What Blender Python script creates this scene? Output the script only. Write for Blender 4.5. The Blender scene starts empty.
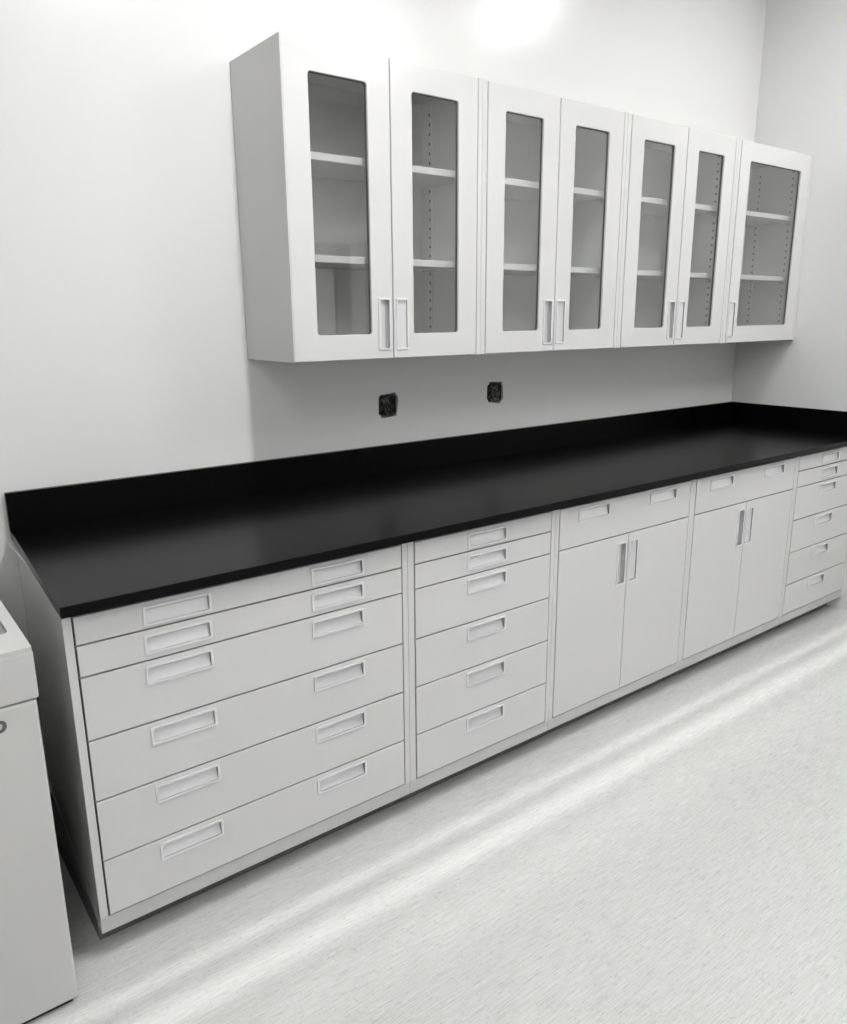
import bpy, bmesh, math, random
from mathutils import Vector, Matrix
from mathutils.geometry import tessellate_polygon
sc=bpy.context.scene
COL=sc.collection
random.seed(4)
try:
    sc.view_settings.view_transform='Standard'
except Exception: pass

# ---------------------------------------------------------------- materials
def new_mat(name):
    m=bpy.data.materials.new(name); m.use_nodes=True
    nt=m.node_tree; b=nt.nodes['Principled BSDF']
    return m,nt,b
def paint(name,col,rough,metal=0.0,bump=0.0,bscale=400,var=0.02,spec=.5):
    m,nt,b=new_mat(name)
    tc=nt.nodes.new('ShaderNodeTexCoord')
    n=nt.nodes.new('ShaderNodeTexNoise'); n.inputs['Scale'].default_value=3.0; n.inputs['Detail'].default_value=4
    nt.links.new(tc.outputs['Object'],n.inputs['Vector'])
    r=nt.nodes.new('ShaderNodeValToRGB')
    r.color_ramp.elements[0].position=.3; r.color_ramp.elements[1].position=.7
    r.color_ramp.elements[0].color=(*[c*(1-var) for c in col],1); r.color_ramp.elements[1].color=(*[min(1,c*(1+var)) for c in col],1)
    nt.links.new(n.outputs['Fac'],r.inputs['Fac']); nt.links.new(r.outputs['Color'],b.inputs['Base Color'])
    b.inputs['Roughness'].default_value=rough; b.inputs['Metallic'].default_value=metal
    b.inputs['Specular IOR Level'].default_value=spec
    if bump>0:
        n2=nt.nodes.new('ShaderNodeTexNoise'); n2.inputs['Scale'].default_value=bscale; n2.inputs['Detail'].default_value=3
        nt.links.new(tc.outputs['Object'],n2.inputs['Vector'])
        bp=nt.nodes.new('ShaderNodeBump'); bp.inputs['Strength'].default_value=bump; bp.inputs['Distance'].default_value=.001
        nt.links.new(n2.outputs['Fac'],bp.inputs['Height']); nt.links.new(bp.outputs['Normal'],b.inputs['Normal'])
    return m
M_cab=paint('painted_steel_grey',(.605,.603,.597),.12,var=.006)
M_rail=paint('plinth_rail_grey',(.50,.50,.495),.3,var=.006)
M_int=paint('painted_steel_interior',(.64,.64,.635),.5,var=.01)
M_wall=paint('wall_paint',(.745,.743,.735),.24,bump=.08,bscale=200,var=.006)
M_ceil=paint('ceiling_paint',(.82,.82,.82),.8)
M_top=paint('black_epoxy_resin',(.0025,.0025,.0028),.24,bump=.05,bscale=600,var=.1,spec=.11)
M_pull=paint('satin_aluminium',(.74,.74,.75),.28,metal=.4)
M_pullin=paint('dark_aluminium_recess_shade',(.50,.50,.51),.35,metal=.4)  # darker aluminium; in the pulls it paints shade into the recess
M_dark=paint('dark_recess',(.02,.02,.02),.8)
M_blk=paint('black_rubber',(.012,.012,.012),.5)
M_gask=paint('glazing_gasket',(.07,.07,.07),.5)
M_kick=paint('toe_kick_grey',(.13,.13,.13),.5)
M_app=paint('appliance_shell',(.55,.548,.54),.38,bump=.2,bscale=300)
M_appd=paint('appliance_inset',(.25,.26,.26),.4)
M_steelbox=paint('galvanised_box',(.05,.05,.05),.45,metal=.5)
M_wire=paint('wire_grey',(.24,.24,.24),.5)
M_letter=paint('letter_grey',(.10,.10,.11),.5)
M_door=paint('reflection_door_grey',(.16,.16,.17),.4)

# floor : pale vinyl with short directional flecks
def floor_mat():
    m,nt,b=new_mat('vinyl_floor')
    tc=nt.nodes.new('ShaderNodeTexCoord')
    def streak(sx,sy,scale,lo,hi,cl,ch,rot=0):
        mp=nt.nodes.new('ShaderNodeMapping'); mp.inputs['Scale'].default_value=(sx,sy,1); mp.inputs['Rotation'].default_value=(0,0,rot)
        nt.links.new(tc.outputs['Object'],mp.inputs['Vector'])
        n=nt.nodes.new('ShaderNodeTexNoise'); n.inputs['Scale'].default_value=scale; n.inputs['Detail'].default_value=2
        nt.links.new(mp.outputs['Vector'],n.inputs['Vector'])
        r=nt.nodes.new('ShaderNodeValToRGB'); r.color_ramp.elements[0].position=lo; r.color_ramp.elements[1].position=hi
        r.color_ramp.elements[0].color=(cl,cl,cl*.994,1); r.color_ramp.elements[1].color=(ch,ch,ch*.997,1)
        nt.links.new(n.outputs['Fac'],r.inputs['Fac']); return r
    a=streak(12,360,1,.35,.65,.49,.59,.04)
    c=streak(40,520,1,.345,.38,.74,1.0,-.03)
    c2=streak(420,36,1,.62,.68,1.0,.86,.02)
    d=streak(1.3,1.7,1,.3,.7,.97,1.0)
    out=a.outputs[0]
    for q in (c,c2,d):
        mx=nt.nodes.new('ShaderNodeMix'); mx.data_type='RGBA'; mx.blend_type='MULTIPLY'; mx.inputs[0].default_value=1
        nt.links.new(out,mx.inputs[6]); nt.links.new(q.outputs[0],mx.inputs[7]); out=mx.outputs[2]
    nt.links.new(out,b.inputs['Base Color'])
    b.inputs['Roughness'].default_value=.22
    return m
M_floor=floor_mat()
def glass_mat():
    m=bpy.data.materials.new('clear_glass'); m.use_nodes=True; nt=m.node_tree
    for n in list(nt.nodes): nt.nodes.remove(n)
    o=nt.nodes.new('ShaderNodeOutputMaterial'); t=nt.nodes.new('ShaderNodeBsdfTransparent'); g=nt.nodes.new('ShaderNodeBsdfGlossy')
    t.inputs[0].default_value=(.97,.975,.97,1); g.inputs['Roughness'].default_value=.01; g.inputs[0].default_value=(.95,.95,.95,1)
    geo=nt.nodes.new('ShaderNodeNewGeometry')
    ma=nt.nodes.new('ShaderNodeMath'); ma.operation='MULTIPLY_ADD'; ma.inputs[1].default_value=1/1.7-1.7; ma.inputs[2].default_value=1.7
    nt.links.new(geo.outputs['Backfacing'],ma.inputs[0])
    f=nt.nodes.new('ShaderNodeFresnel'); nt.links.new(ma.outputs[0],f.inputs[0])
    mx=nt.nodes.new('ShaderNodeMixShader'); nt.links.new(f.outputs[0],mx.inputs[0]); nt.links.new(t.outputs[0],mx.inputs[1]); nt.links.new(g.outputs[0],mx.inputs[2])
    nt.links.new(mx.outputs[0],o.inputs[0]); return m
M_glass=glass_mat()
def emis(name,s):
    m,nt,b=new_mat(name); b.inputs['Base Color'].default_value=(.9,.9,.9,1)
    b.inputs['Emission Color'].default_value=(1,1,.998,1); b.inputs['Emission Strength'].default_value=s; return m

# ---------------------------------------------------------------- geometry
class G:
    def __init__(s): s.v=[]; s.f=[]; s.m=[]
    def quad(s,pts,mi=0):
        n=len(s.v); s.v+=[Vector(p) for p in pts]; s.f.append(list(range(n,n+len(pts)))); s.m.append(mi)
    def hexa(s,P,mi=0):
        n=len(s.v); s.v+=[Vector(p) for p in P]
        for f in ((0,3,2,1),(4,5,6,7),(0,1,5,4),(1,2,6,5),(2,3,7,6),(3,0,4,7)):
            s.f.append([n+i for i in f]); s.m.append(mi)
    def box(s,x0,x1,y0,y1,z0,z1,mi=0):
        s.hexa(((x0,y0,z0),(x1,y0,z0),(x1,y1,z0),(x0,y1,z0),(x0,y0,z1),(x1,y0,z1),(x1,y1,z1),(x0,y1,z1)),mi)
    def plate(s,outer,holes,y0,y1,mi=0,tf=None):
        tf=tf or (lambda p:p)
        loops=[outer]+holes; flat=[p for l in loops for p in l]
        tris=tessellate_polygon([[Vector((p[0],p[1],0)) for p in l] for l in loops])
        n=len(s.v); N=len(flat)
        s.v+=[Vector(tf((p[0],y0,p[1]))) for p in flat]+[Vector(tf((p[0],y1,p[1]))) for p in flat]
        for t in tris:
            s.f.append([n+i for i in t]); s.m.append(mi); s.f.append([n+N+i for i in reversed(t)]); s.m.append(mi)
        k=0
        for l in loops:
            L=len(l)
            for i in range(L):
                a=k+i; b=k+(i+1)%L
                s.f.append([n+a,n+b,n+N+b,n+N+a]); s.m.append(mi)
            k+=L
def rect(x0,x1,z0,z1): return [(x0,z0),(x1,z0),(x1,z1),(x0,z1)]
def rrect(x0,x1,z0,z1,r,seg=5):
    out=[]
    for cx,cz,a0 in ((x1-r,z0+r,-90),(x1-r,z1-r,0),(x0+r,z1-r,90),(x0+r,z0+r,180)):
        for i in range(seg+1):
            a=math.radians(a0+90*i/seg); out.append((cx+r*math.cos(a),cz+r*math.sin(a)))
    return out
WC={}
def mk(name,g,mats,parent=None,bevel=0,label=None,structure=False,origin=None,smooth=False):
    lo=Vector((min(v[i] for v in g.v) for i in range(3))); hi=Vector((max(v[i] for v in g.v) for i in range(3)))
    c=Vector(origin) if origin else (lo+hi)/2
    me=bpy.data.meshes.new(name); me.from_pydata([tuple(v-c) for v in g.v],[],g.f)
    mats=mats if isinstance(mats,list) else [mats]
    for m in mats: me.materials.append(m)
    for p,mi in zip(me.polygons,g.m): p.material_index=mi; p.use_smooth=smooth
    bm=bmesh.new(); bm.from_mesh(me); bmesh.ops.recalc_face_normals(bm,faces=bm.faces); bm.to_mesh(me); bm.free()
    o=bpy.data.objects.new(name,me); COL.objects.link(o)
    if parent: o.parent=parent; o.location=c-WC[parent.name]
    else: o.location=c
    WC[o.name]=c
    if bevel:
        b=o.modifiers.new('bevel','BEVEL'); b.width=bevel; b.segments=2; b.limit_method='ANGLE'; b.angle_limit=math.radians(40)
    if label: o['label']=label
    if structure: o['kind']='structure'
    return o
def thing(name,loc,label,cat,group=None):
    e=bpy.data.objects.new(name,None); COL.objects.link(e); e.location=loc; e.empty_display_size=.05
    WC[e.name]=Vector(loc); e['label']=label; e['category']=cat
    if group: e['group']=group
    return e
def tube(name,pts,rad,mat,parent=None):
    off=WC[parent.name] if parent else Vector((0,0,0))
    cu=bpy.data.curves.new(name,'CURVE'); cu.dimensions='3D'; cu.bevel_depth=rad; cu.bevel_resolution=3; cu.use_fill_caps=True
    sp=cu.splines.new('NURBS'); sp.points.add(len(pts)-1); sp.use_endpoint_u=True; sp.order_u=3
    for p,c in zip(sp.points,pts): p.co=(*(Vector(c)-off),1)
    tmp=bpy.data.objects.new('tmpcurve',cu); COL.objects.link(tmp)
    dg=bpy.context.evaluated_depsgraph_get(); me=bpy.data.meshes.new_from_object(tmp.evaluated_get(dg)); bpy.data.objects.remove(tmp)
    me.materials.clear(); me.materials.append(mat)
    for p in me.polygons: p.use_smooth=True
    o=bpy.data.objects.new(name,me); COL.objects.link(o)
    if parent: o.parent=parent
    return o

# ---------------------------------------------------------------- dimensions
XR=3.739; XL=-1.7; YF=-4.4; CH=3.3
D=.736; F=-D
CT=.925; CTH=.026
PW,PH=.165,.048        # pull size

def pull(parent,cx,cz,yf,vert=0):
    """recessed pull. vert 0 horizontal, +1 vertical with deep side at +x, -1 deep side at -x"""
    def tf(p):
        a,y,b=p
        if vert==0: return (cx+a,y,cz+b)
        return (cx+vert*b,y,cz+a)
    g=G(); w,h=PW/2,PH/2; r1,r2=.006,.0055
    g.plate(rrect(-w,w,-h,h,.003,2),[rrect(-w+r1,w-r1,-h+r2,h-r2,.003,2)],yf-.003,yf+.002,0,tf)
    w2,h2=w-r1,h-r2; y0=yf-.001; yd=yf+.011
    A=lambda a,y,b:tf((a,y,b))
    g.quad([A(-w2,y0+.003,-h2),A(w2,y0+.003,-h2),A(w2,yd,h2*.55),A(-w2,yd,h2*.55)],0)
    g.quad([A(-w2,yd,h2*.55),A(w2,yd,h2*.55),A(w2,yd,h2),A(-w2,yd,h2)],1)
    g.quad([A(-w2,yd,h2),A(w2,yd,h2),A(w2,y0,h2),A(-w2,y0,h2)],1)
    g.quad([A(-w2,y0,-h2),A(w2,y0,-h2),A(w2,y0+.003,-h2),A(-w2,y0+.003,-h2)],0)
    for s in (-w2,w2):
        g.quad([A(s,y0,-h2),A(s,yd,h2*.55),A(s,yd,h2),A(s,y0,h2)],1)
    return mk('handle',g,[M_pull,M_pullin],parent,bevel=.0006,label='recessed satin aluminium pull')
def pull_hole(cx,cz,vert=0):
    w,h=(PW/2-.003,PH/2-.003)
    if vert: w,h=h,w
    return rect(cx-w,cx+w,cz-h,cz+h)

GAP=.0022
Z=[.889,.819,.742,.584,.427,.266,.114]
RB=.070
def base_cab(x0,x1,dx0,dx1,kind,label,xb=None):
    e=thing('base_cabinet',((x0+x1)/2,-D/2,0),label,'cabinet','base cabinets under the worktop')
    g=G()
    zt=CT-CTH-.0005; zb=Z[6]-GAP
    xb=x0 if xb is None else xb
    def side(z0,z1,yf,xr):   # left side, may run slightly out of square like the worktop end
        g.hexa(((x0,yf,z0),(xr,yf,z0),(max(xr,xb+.018),-.01,z0),(xb,-.01,z0),(x0,yf,z1),(xr,yf,z1),(max(xr,xb+.018),-.01,z1),(xb,-.01,z1)))
    side(zb,zt,F,dx0-GAP); g.box(dx1+GAP,x1,F,-.01,zb,zt)
    g.box(dx0-GAP,dx1+GAP,F,-.04,Z[0]+GAP,zt)
    g.box(dx0+.04,dx1+GAP,-.02,-.01,Z[6],Z[0])
    mk('body',g,[M_cab],e,bevel=.0012)
    g=G(); side(RB,zb-.0004,F+.003,x1); mk('base_rail',g,M_rail,e,bevel=.0012,label='light grey bottom rail')
    g=G(); g.box(dx0-GAP,dx1+GAP,F+.03,F+.034,Z[6],Z[0]); mk('backing_panel',g,M_dark,e)
    g=G(); g.box(x0+(.006 if xb!=x0 else .0005),x1-.0005,F+.070,-.03,0,RB+.001); mk('toe_kick',g,M_kick,e,label='recessed dark toe kick')
    def drawer(zt_,zb_,hs):
        zc=zt_-.037
        g=G(); g.plate(rect(dx0+GAP,dx1-GAP,zb_+GAP,zt_-GAP),[pull_hole(h,zc) for h in hs],F-.001,F+.018)
        d=mk('drawer',g,M_cab,e,bevel=.0012)
        for h in hs: pull(d,h,zc,F-.001)
    w=dx1-dx0; mid=(dx0+dx1)/2
    if kind=='wide':
        for i in range(6): drawer(Z[i],Z[i+1],[.230-.003*i,.672-.002*i])
    elif kind=='narrow':
        for i in range(6): drawer(Z[i],Z[i+1],[mid])
    else:
        drawer(Z[0],Z[2],[dx0+w*.235,dx1-w*.235])
        for s,(a,b) in ((1,(dx0,mid)),(-1,(mid,dx1))):
            hx=mid-s*.034; hz=Z[2]-.03-PW/2
            g=G(); g.plate(rect(a+GAP,b-GAP,Z[6]+GAP,Z[2]-GAP),[pull_hole(hx,hz,1)],F-.001,F+.018)
            d=mk('door',g,M_cab,e,bevel=.0012)
            pull(d,hx,hz,F-.001,s)
    return e
base_cab(-.024,.905,-.003,.885,'wide','wide light grey steel cabinet with six two-handle drawers',xb=.016)
base_cab(.906,1.520,.930,1.502,'narrow','light grey steel six-drawer cabinet beside wide drawer cabinet')
base_cab(1.521,2.305,1.542,2.287,'door','light grey steel cabinet, double doors under drawer, beside narrow drawers')
base_cab(2.306,3.108,2.325,3.090,'door','light grey steel double-door cabinet with drawer, between door and drawer cabinets')
base_cab(3.109,XR-.002,3.126,XR-.02,'narrow','light grey steel six-drawer cabinet against the side wall')

# ---------------------------------------------------------------- worktop (its free end is slightly out of square)
ct=thing('worktop',(XR/2,-D/2,CT-CTH),'long black resin worktop with low backsplash on grey cabinets','worktop')
xf,xb=-.030,.008; yf=F-.028
g=G(); g.hexa([(xf,yf,CT-CTH),(XR-.001,yf,CT-CTH),(XR-.001,-.001,CT-CTH),(xb,-.001,CT-CTH),(xf,yf,CT),(XR-.001,yf,CT),(XR-.001,-.001,CT),(xb,-.001,CT)]); mk('slab',g,M_top,ct,bevel=.002)
g=G(); g.box(xb-.001,XR-.001,-.021,-.001,CT+.0003,CT+.113); mk('backsplash',g,M_top,ct,bevel=.0015)
g=G(); g.box(XR-.021,XR-.001,F-.028,-.0215,CT+.0003,CT+.113); mk('side_splash',g,M_top,ct,bevel=.0015)

# ---------------------------------------------------------------- wall cabinets
ZB,ZT=1.386,2.284; WF=-.329
def wall_cab(x0,x1,doors,label):
    e=thing('wall_cabinet',((x0+x1)/2,WF/2,ZB),label,'cabinet','glass-door wall cabinets in a row')
    df=WF+.0205
    g=G()
    dx0,dx1=doors[0][0],doors[-1][1]
    a0=max(x0+.004,dx0-GAP)
    g.box(x0,a0,WF,-.001,ZB,ZT); g.box(dx1+GAP,x1,WF,-.001,ZB,ZT)
    a,b=a0,dx1+GAP
    g.box(a,b,df,-.001,ZB,ZB+.02); g.box(a,b,df,-.001,ZT-.02,ZT); g.box(a,b,-.012,-.001,ZB+.02,ZT-.02)
    mk('body',g,M_cab,e,bevel=.001)
    g=G()
    g.box(a+.0005,a+.003,df+.002,-.0125,ZB+.021,ZT-.021); g.box(b-.003,b-.0005,df+.002,-.0125,ZB+.021,ZT-.021)
    g.box(a+.003,b-.003,-.0155,-.0125,ZB+.021,ZT-.021)
    mk('liner',g,M_int,e)
    for xs,sg in ((a+.003,1),(b-.003,-1)):
        for yc in (df+.06,-.07):
            g=G(); g.box(min(xs,xs+sg*.003),max(xs,xs+sg*.003),yc-.011,yc+.011,ZB+.04,ZT-.04,0)
            z=ZB+.06
            while z<ZT-.06:
                x_=xs+sg*.0032
                g.box(min(x_,x_+sg*.0004),max(x_,x_+sg*.0004),yc-.0035,yc+.0035,z,z+.009,1); z+=.032
            mk('shelf_standard',g,[M_int,M_dark],e)
    for zs in (1.698,1.990):
        g=G(); g.box(a+.0065,b-.0065,df+.022,-.017,zs-.014,zs+.008)
        mk('shelf',g,M_cab,e,bevel=.002)
        for xs,sg in ((a+.0065,1),(b-.0065,-1)):
            g=G(); g.box(min(xs,xs+sg*.014),max(xs,xs+sg*.014),df+.05,df+.07,zs-.030,zs-.0145); mk('shelf_clip',g,M_pullin,e,label='small metal shelf clip')
    S=.083
    for i,(p,q,hs) in enumerate(doors):
        hx=(q-.035) if hs>0 else (p+.035); hz=ZB+.028+PW/2
        o=rrect(p+S,q-S,ZB+.080,ZT-.083,.010)
        g=G(); g.plate(rect(p+GAP*.8,q-GAP*.8,ZB+.002,ZT-.002),[o,pull_hole(hx,hz,1)],WF-.001,WF+.019)
        d=mk('door',g,M_cab,e,bevel=.0014)
        g=G(); g.plate(rrect(p+S+.0005,q-S-.0005,ZB+.0805,ZT-.0835,.010),[rrect(p+S+.0018,q-S-.0018,ZB+.0818,ZT-.0848,.009)],WF+.006,WF+.014)
        mk('gasket',g,M_gask,d,label='thin black glazing gasket')
        g=G(); g.box(p+S+.001,q-S-.001,WF+.008,WF+.011,ZB+.081,ZT-.084)
        mk('glass_pane',g,M_glass,d,label='clear glass pane')
        pull(d,hx,hz,WF-.001,hs)
        xs=(a+.004) if hs>0 else (b-.004); sg=1 if hs>0 else -1
        for zz in (ZB+.37,ZT-.13,ZB+.12):
            g=G(); g.box(min(xs,xs+sg*.012),max(xs,xs+sg*.012),df+.006,df+.045,zz-.02,zz+.02)
            g.box(min(xs,xs+sg*.045),max(xs,xs+sg*.045),df+.0005,df+.010,zz-.014,zz+.014)
            mk('hinge',g,M_pullin,e,bevel=.002,label='small metal concealed hinge')
    return e
lab='light grey steel wall cabinet, two framed glass doors'
wall_cab(.787,1.536,[(.789,1.156,1),(1.157,1.516,-1)],lab+', exposed end panel')
wall_cab(1.537,2.292,[(1.560,1.912,1),(1.913,2.272,-1)],lab)
wall_cab(2.293,3.070,[(2.318,2.689,1),(2.690,3.050,-1)],lab)
wall_cab(3.071,XR-.002,[(3.095,XR-.022,-1)],'light grey steel wall cabinet with single glass door by side wall')

# ---------------------------------------------------------------- room shell with cut-outs for boxes
BX=[(1.357,1.1895),(1.914,1.204)]; bs=.045
def ragged(x,z,s,j,seed):
    rr=random.Random(seed); out=[]
    for (px,pz) in rrect(x-s,x+s,z-s,z+s,.020,4):
        out.append((px+rr.uniform(-j,j),pz+rr.uniform(-j,j)))
    return out
holes=[ragged(x,z,bs,.005,i+3) for i,(x,z) in enumerate(BX)]
g=G(); g.plate(rect(XL,XR,0,CH),holes,0,.1); mk('wall_back',g,M_wall,structure=True)
g=G(); g.box(XR,XR+.1,YF,.1,0,CH); mk('wall_right',g,M_wall,structure=True)
g=G(); g.box(XL-.1,XL,YF,.1,0,CH); mk('wall_left',g,M_wall,structure=True)
g=G(); g.box(XL-.1,XR+.1,YF-.1,YF,0,CH); mk('wall_front',g,M_wall,structure=True)
g=G(); g.box(XL-.1,XR+.1,YF-.1,.1,-.1,0); mk('floor',g,M_floor,structure=True)
g=G(); g.box(XL-.1,XR+.1,YF-.1,.1,CH,CH+.1); mk('ceiling',g,M_ceil,structure=True)
g=G(); g.plate(rect(2.55,3.55,0.0,2.15),[rrect(3.0,3.4,1.2,1.95,.01)],YF+.001,YF+.045); mk('reflection_door',g,M_door,structure=True)  # unseen door, added for its reflection in the cabinet glass

# electrical boxes
for k,(x,z) in enumerate(BX):
    e=thing('junction_box',(x,.02,z),'open black electrical junction box with loose wires in wall','electrical box','open electrical boxes')
    g=G(); s=bs-.0065
    g.plate(rrect(x-s,x+s,z-s,z+s,.014,4),[rrect(x-s+.003,x+s-.003,z-s+.003,z+s-.003,.012,4)],.001,.05,0)
    g.box(x-s+.002,x+s-.002,.048,.051,z-s+.002,z+s-.002,0)
    for dz in (-1,1):
        g.box(x-.012,x+.004,-.002,.002,z+dz*(s-.004)-.006,z+dz*(s-.004)+.006,0)
        g.box(x+.016,x+.026,-.001,.003,z+dz*(s-.006)-.004,z+dz*(s-.006)+.004,0)
    mk('body',g,M_steelbox,e,bevel=.001)
    rr=random.Random(31+k)
    for j in range(12):
        m=(M_blk,M_wire,M_steelbox)[j%3]
        pts=[(x+rr.uniform(-.02,.02),.044,z+rr.uniform(-.02,.02))]
        for _ in range(4): pts.append((x+rr.uniform(-.040,.040),rr.uniform(-.004,.012),z+rr.uniform(-.040,.040)))
        pts.append((x+rr.uniform(-.02,.02),.02,z+rr.uniform(-.02,.02)))
        tube('wire',pts,.0022,m,e)

# ---------------------------------------------------------------- appliance
ax1=-.106; ax0=-.80; ay0=-.825; ay1=-.10
ap=thing('laboratory_appliance',((ax0+ax1)/2,(ay0+ay1)/2,0),'pale grey box-shaped laboratory appliance on floor beside cabinet','appliance')
g=G(); g.box(ax0,ax1,ay0,ay1,.014,.762); mk('body',g,M_app,ap,bevel=.005)
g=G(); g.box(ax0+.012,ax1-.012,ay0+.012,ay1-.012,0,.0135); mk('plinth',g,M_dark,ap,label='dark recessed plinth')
g=G(); g.box(ax0+.003,ax1-.003,ay0+.003,ay1-.004,.761,.766); mk('seam',g,M_appd,ap,label='grey joint below lid')
g=G()
g.box(ax0-.002,ax1+.005,ay0-.001,ay1,.766,.868)
mk('lid',g,M_app,ap,bevel=.003)
g=G(); g.plate(rrect(ax0+.0,ax1+.004,ay0,ay1-.004,.006),[rrect(ax0+.04,ax1-.02,ay0+.11,ay1-.05,.01)],.868,.878,0,lambda p:(p[0],p[2],p[1]))
mk('top_rim',g,M_app,ap,bevel=.003)
g=G(); g.box(ax0+.04,ax1-.02,ay0+.11,ay1-.05,.8685,.872); mk('top_inset',g,M_appd,ap,label='darker grey sunken top panel')
fc=bpy.data.curves.new('p','FONT'); fc.body='p'; fc.size=.054; fc.extrude=.0006; fc.offset=.0012; fc.align_x='RIGHT'
tmp=bpy.data.objects.new('tmp',fc); COL.objects.link(tmp)
dg=bpy.context.evaluated_depsgraph_get(); me=bpy.data.meshes.new_from_object(tmp.evaluated_get(dg)); bpy.data.objects.remove(tmp)
me.materials.clear(); me.materials.append(M_letter)
o=bpy.data.objects.new('lettering',me); COL.objects.link(o); o.parent=ap; o['label']='dark grey printed letter'
o.location=Vector((-.166,ay0-.0008,.713))-WC[ap.name]; o.rotation_euler=(math.pi/2,0,0)

# power cord looped in the gap between appliance and base cabinet
o=tube('power_cord',[(-.060,-.29,.0065),(-.065,-.33,.0065),(-.065,-.34,.10),(-.060,-.33,.22),(-.065,-.27,.30),(-.063,-.25,.25),(-.065,-.30,.21),(-.060,-.345,.26),(-.065,-.30,.31),(-.063,-.24,.27),(-.065,-.28,.20),(-.060,-.29,.05),(-.065,-.25,.0065),(-.060,-.10,.0065),(-.060,-.03,.0065)],.007,M_blk)
o['label']='looped black power cord hanging beside grey appliance'; o['category']='cable'

# ---------------------------------------------------------------- ceiling lights
def clight(x,y,w,l,s):
    e=thing('ceiling_light',(x,y,CH),'flat white rectangular ceiling light panel','ceiling light','ceiling light panels')
    g=G(); g.plate(rect(x-w/2-.02,x+w/2+.02,y-l/2-.02,y+l/2+.02),[rect(x-w/2,x+w/2,y-l/2,y+l/2)],CH-.03,CH-.001,0,lambda p:(p[0],p[2],p[1]))
    mk('frame',g,M_ceil,e)
    g=G(); g.box(x-w/2+.001,x+w/2-.001,y-l/2+.001,y+l/2-.001,CH-.02,CH-.01); mk('diffuser',g,emis('light_diffuser',s),e,label='glowing white diffuser')
clight(.80,-1.50,.11,1.0,134)
clight(3.25,-1.30,.34,.34,56)
clight(2.9,-2.7,.22,.9,66)  # unseen rear panel, added as fill for the base fronts
clight(-1.1,-3.6,.8,.8,15)  # unseen panel added to brighten the left sides of the cabinets
# added unseen area lights, narrow beams laying bright bands along the floor
def strip(y,e,sp,wd):
    l=bpy.data.lights.new('added_floor_band_light','AREA'); l.shape='RECTANGLE'; l.size=3.9; l.size_y=wd; l.energy=e; l.spread=math.radians(sp)
    o=bpy.data.objects.new('added_floor_band_light',l); COL.objects.link(o); o.location=(1.75,y,CH-.04)
strip(-.875,.17,1.4,.02); strip(-.99,.42,2.4,.03); strip(-1.15,.25,5,.05)

w=bpy.data.worlds.new('w'); sc.world=w; w.use_nodes=True; w.node_tree.nodes['Background'].inputs[0].default_value=(.5,.5,.5,1); w.node_tree.nodes['Background'].inputs[1].default_value=.3

# ---------------------------------------------------------------- camera
y,pt,r=math.radians(-37.28),math.radians(-14.17),math.radians(-.437)
fw=Vector((-math.sin(y)*math.cos(pt),math.cos(y)*math.cos(pt),math.sin(pt))); rt=Vector((math.cos(y),math.sin(y),0)); up=rt.cross(fw)
rt2=rt*math.cos(r)+up*math.sin(r); up2=-rt*math.sin(r)+up*math.cos(r)
cd=bpy.data.cameras.new('camera'); cam=bpy.data.objects.new('camera',cd); COL.objects.link(cam)
mt=Matrix((rt2,up2,-fw)).transposed().to_4x4(); mt.translation=Vector((-.349,-2.462,1.5195)); cam.matrix_world=mt
cd.sensor_width=36; cd.sensor_fit='AUTO'; cd.lens=36*773.5/1024
cd.clip_start=.02
sc.camera=cam
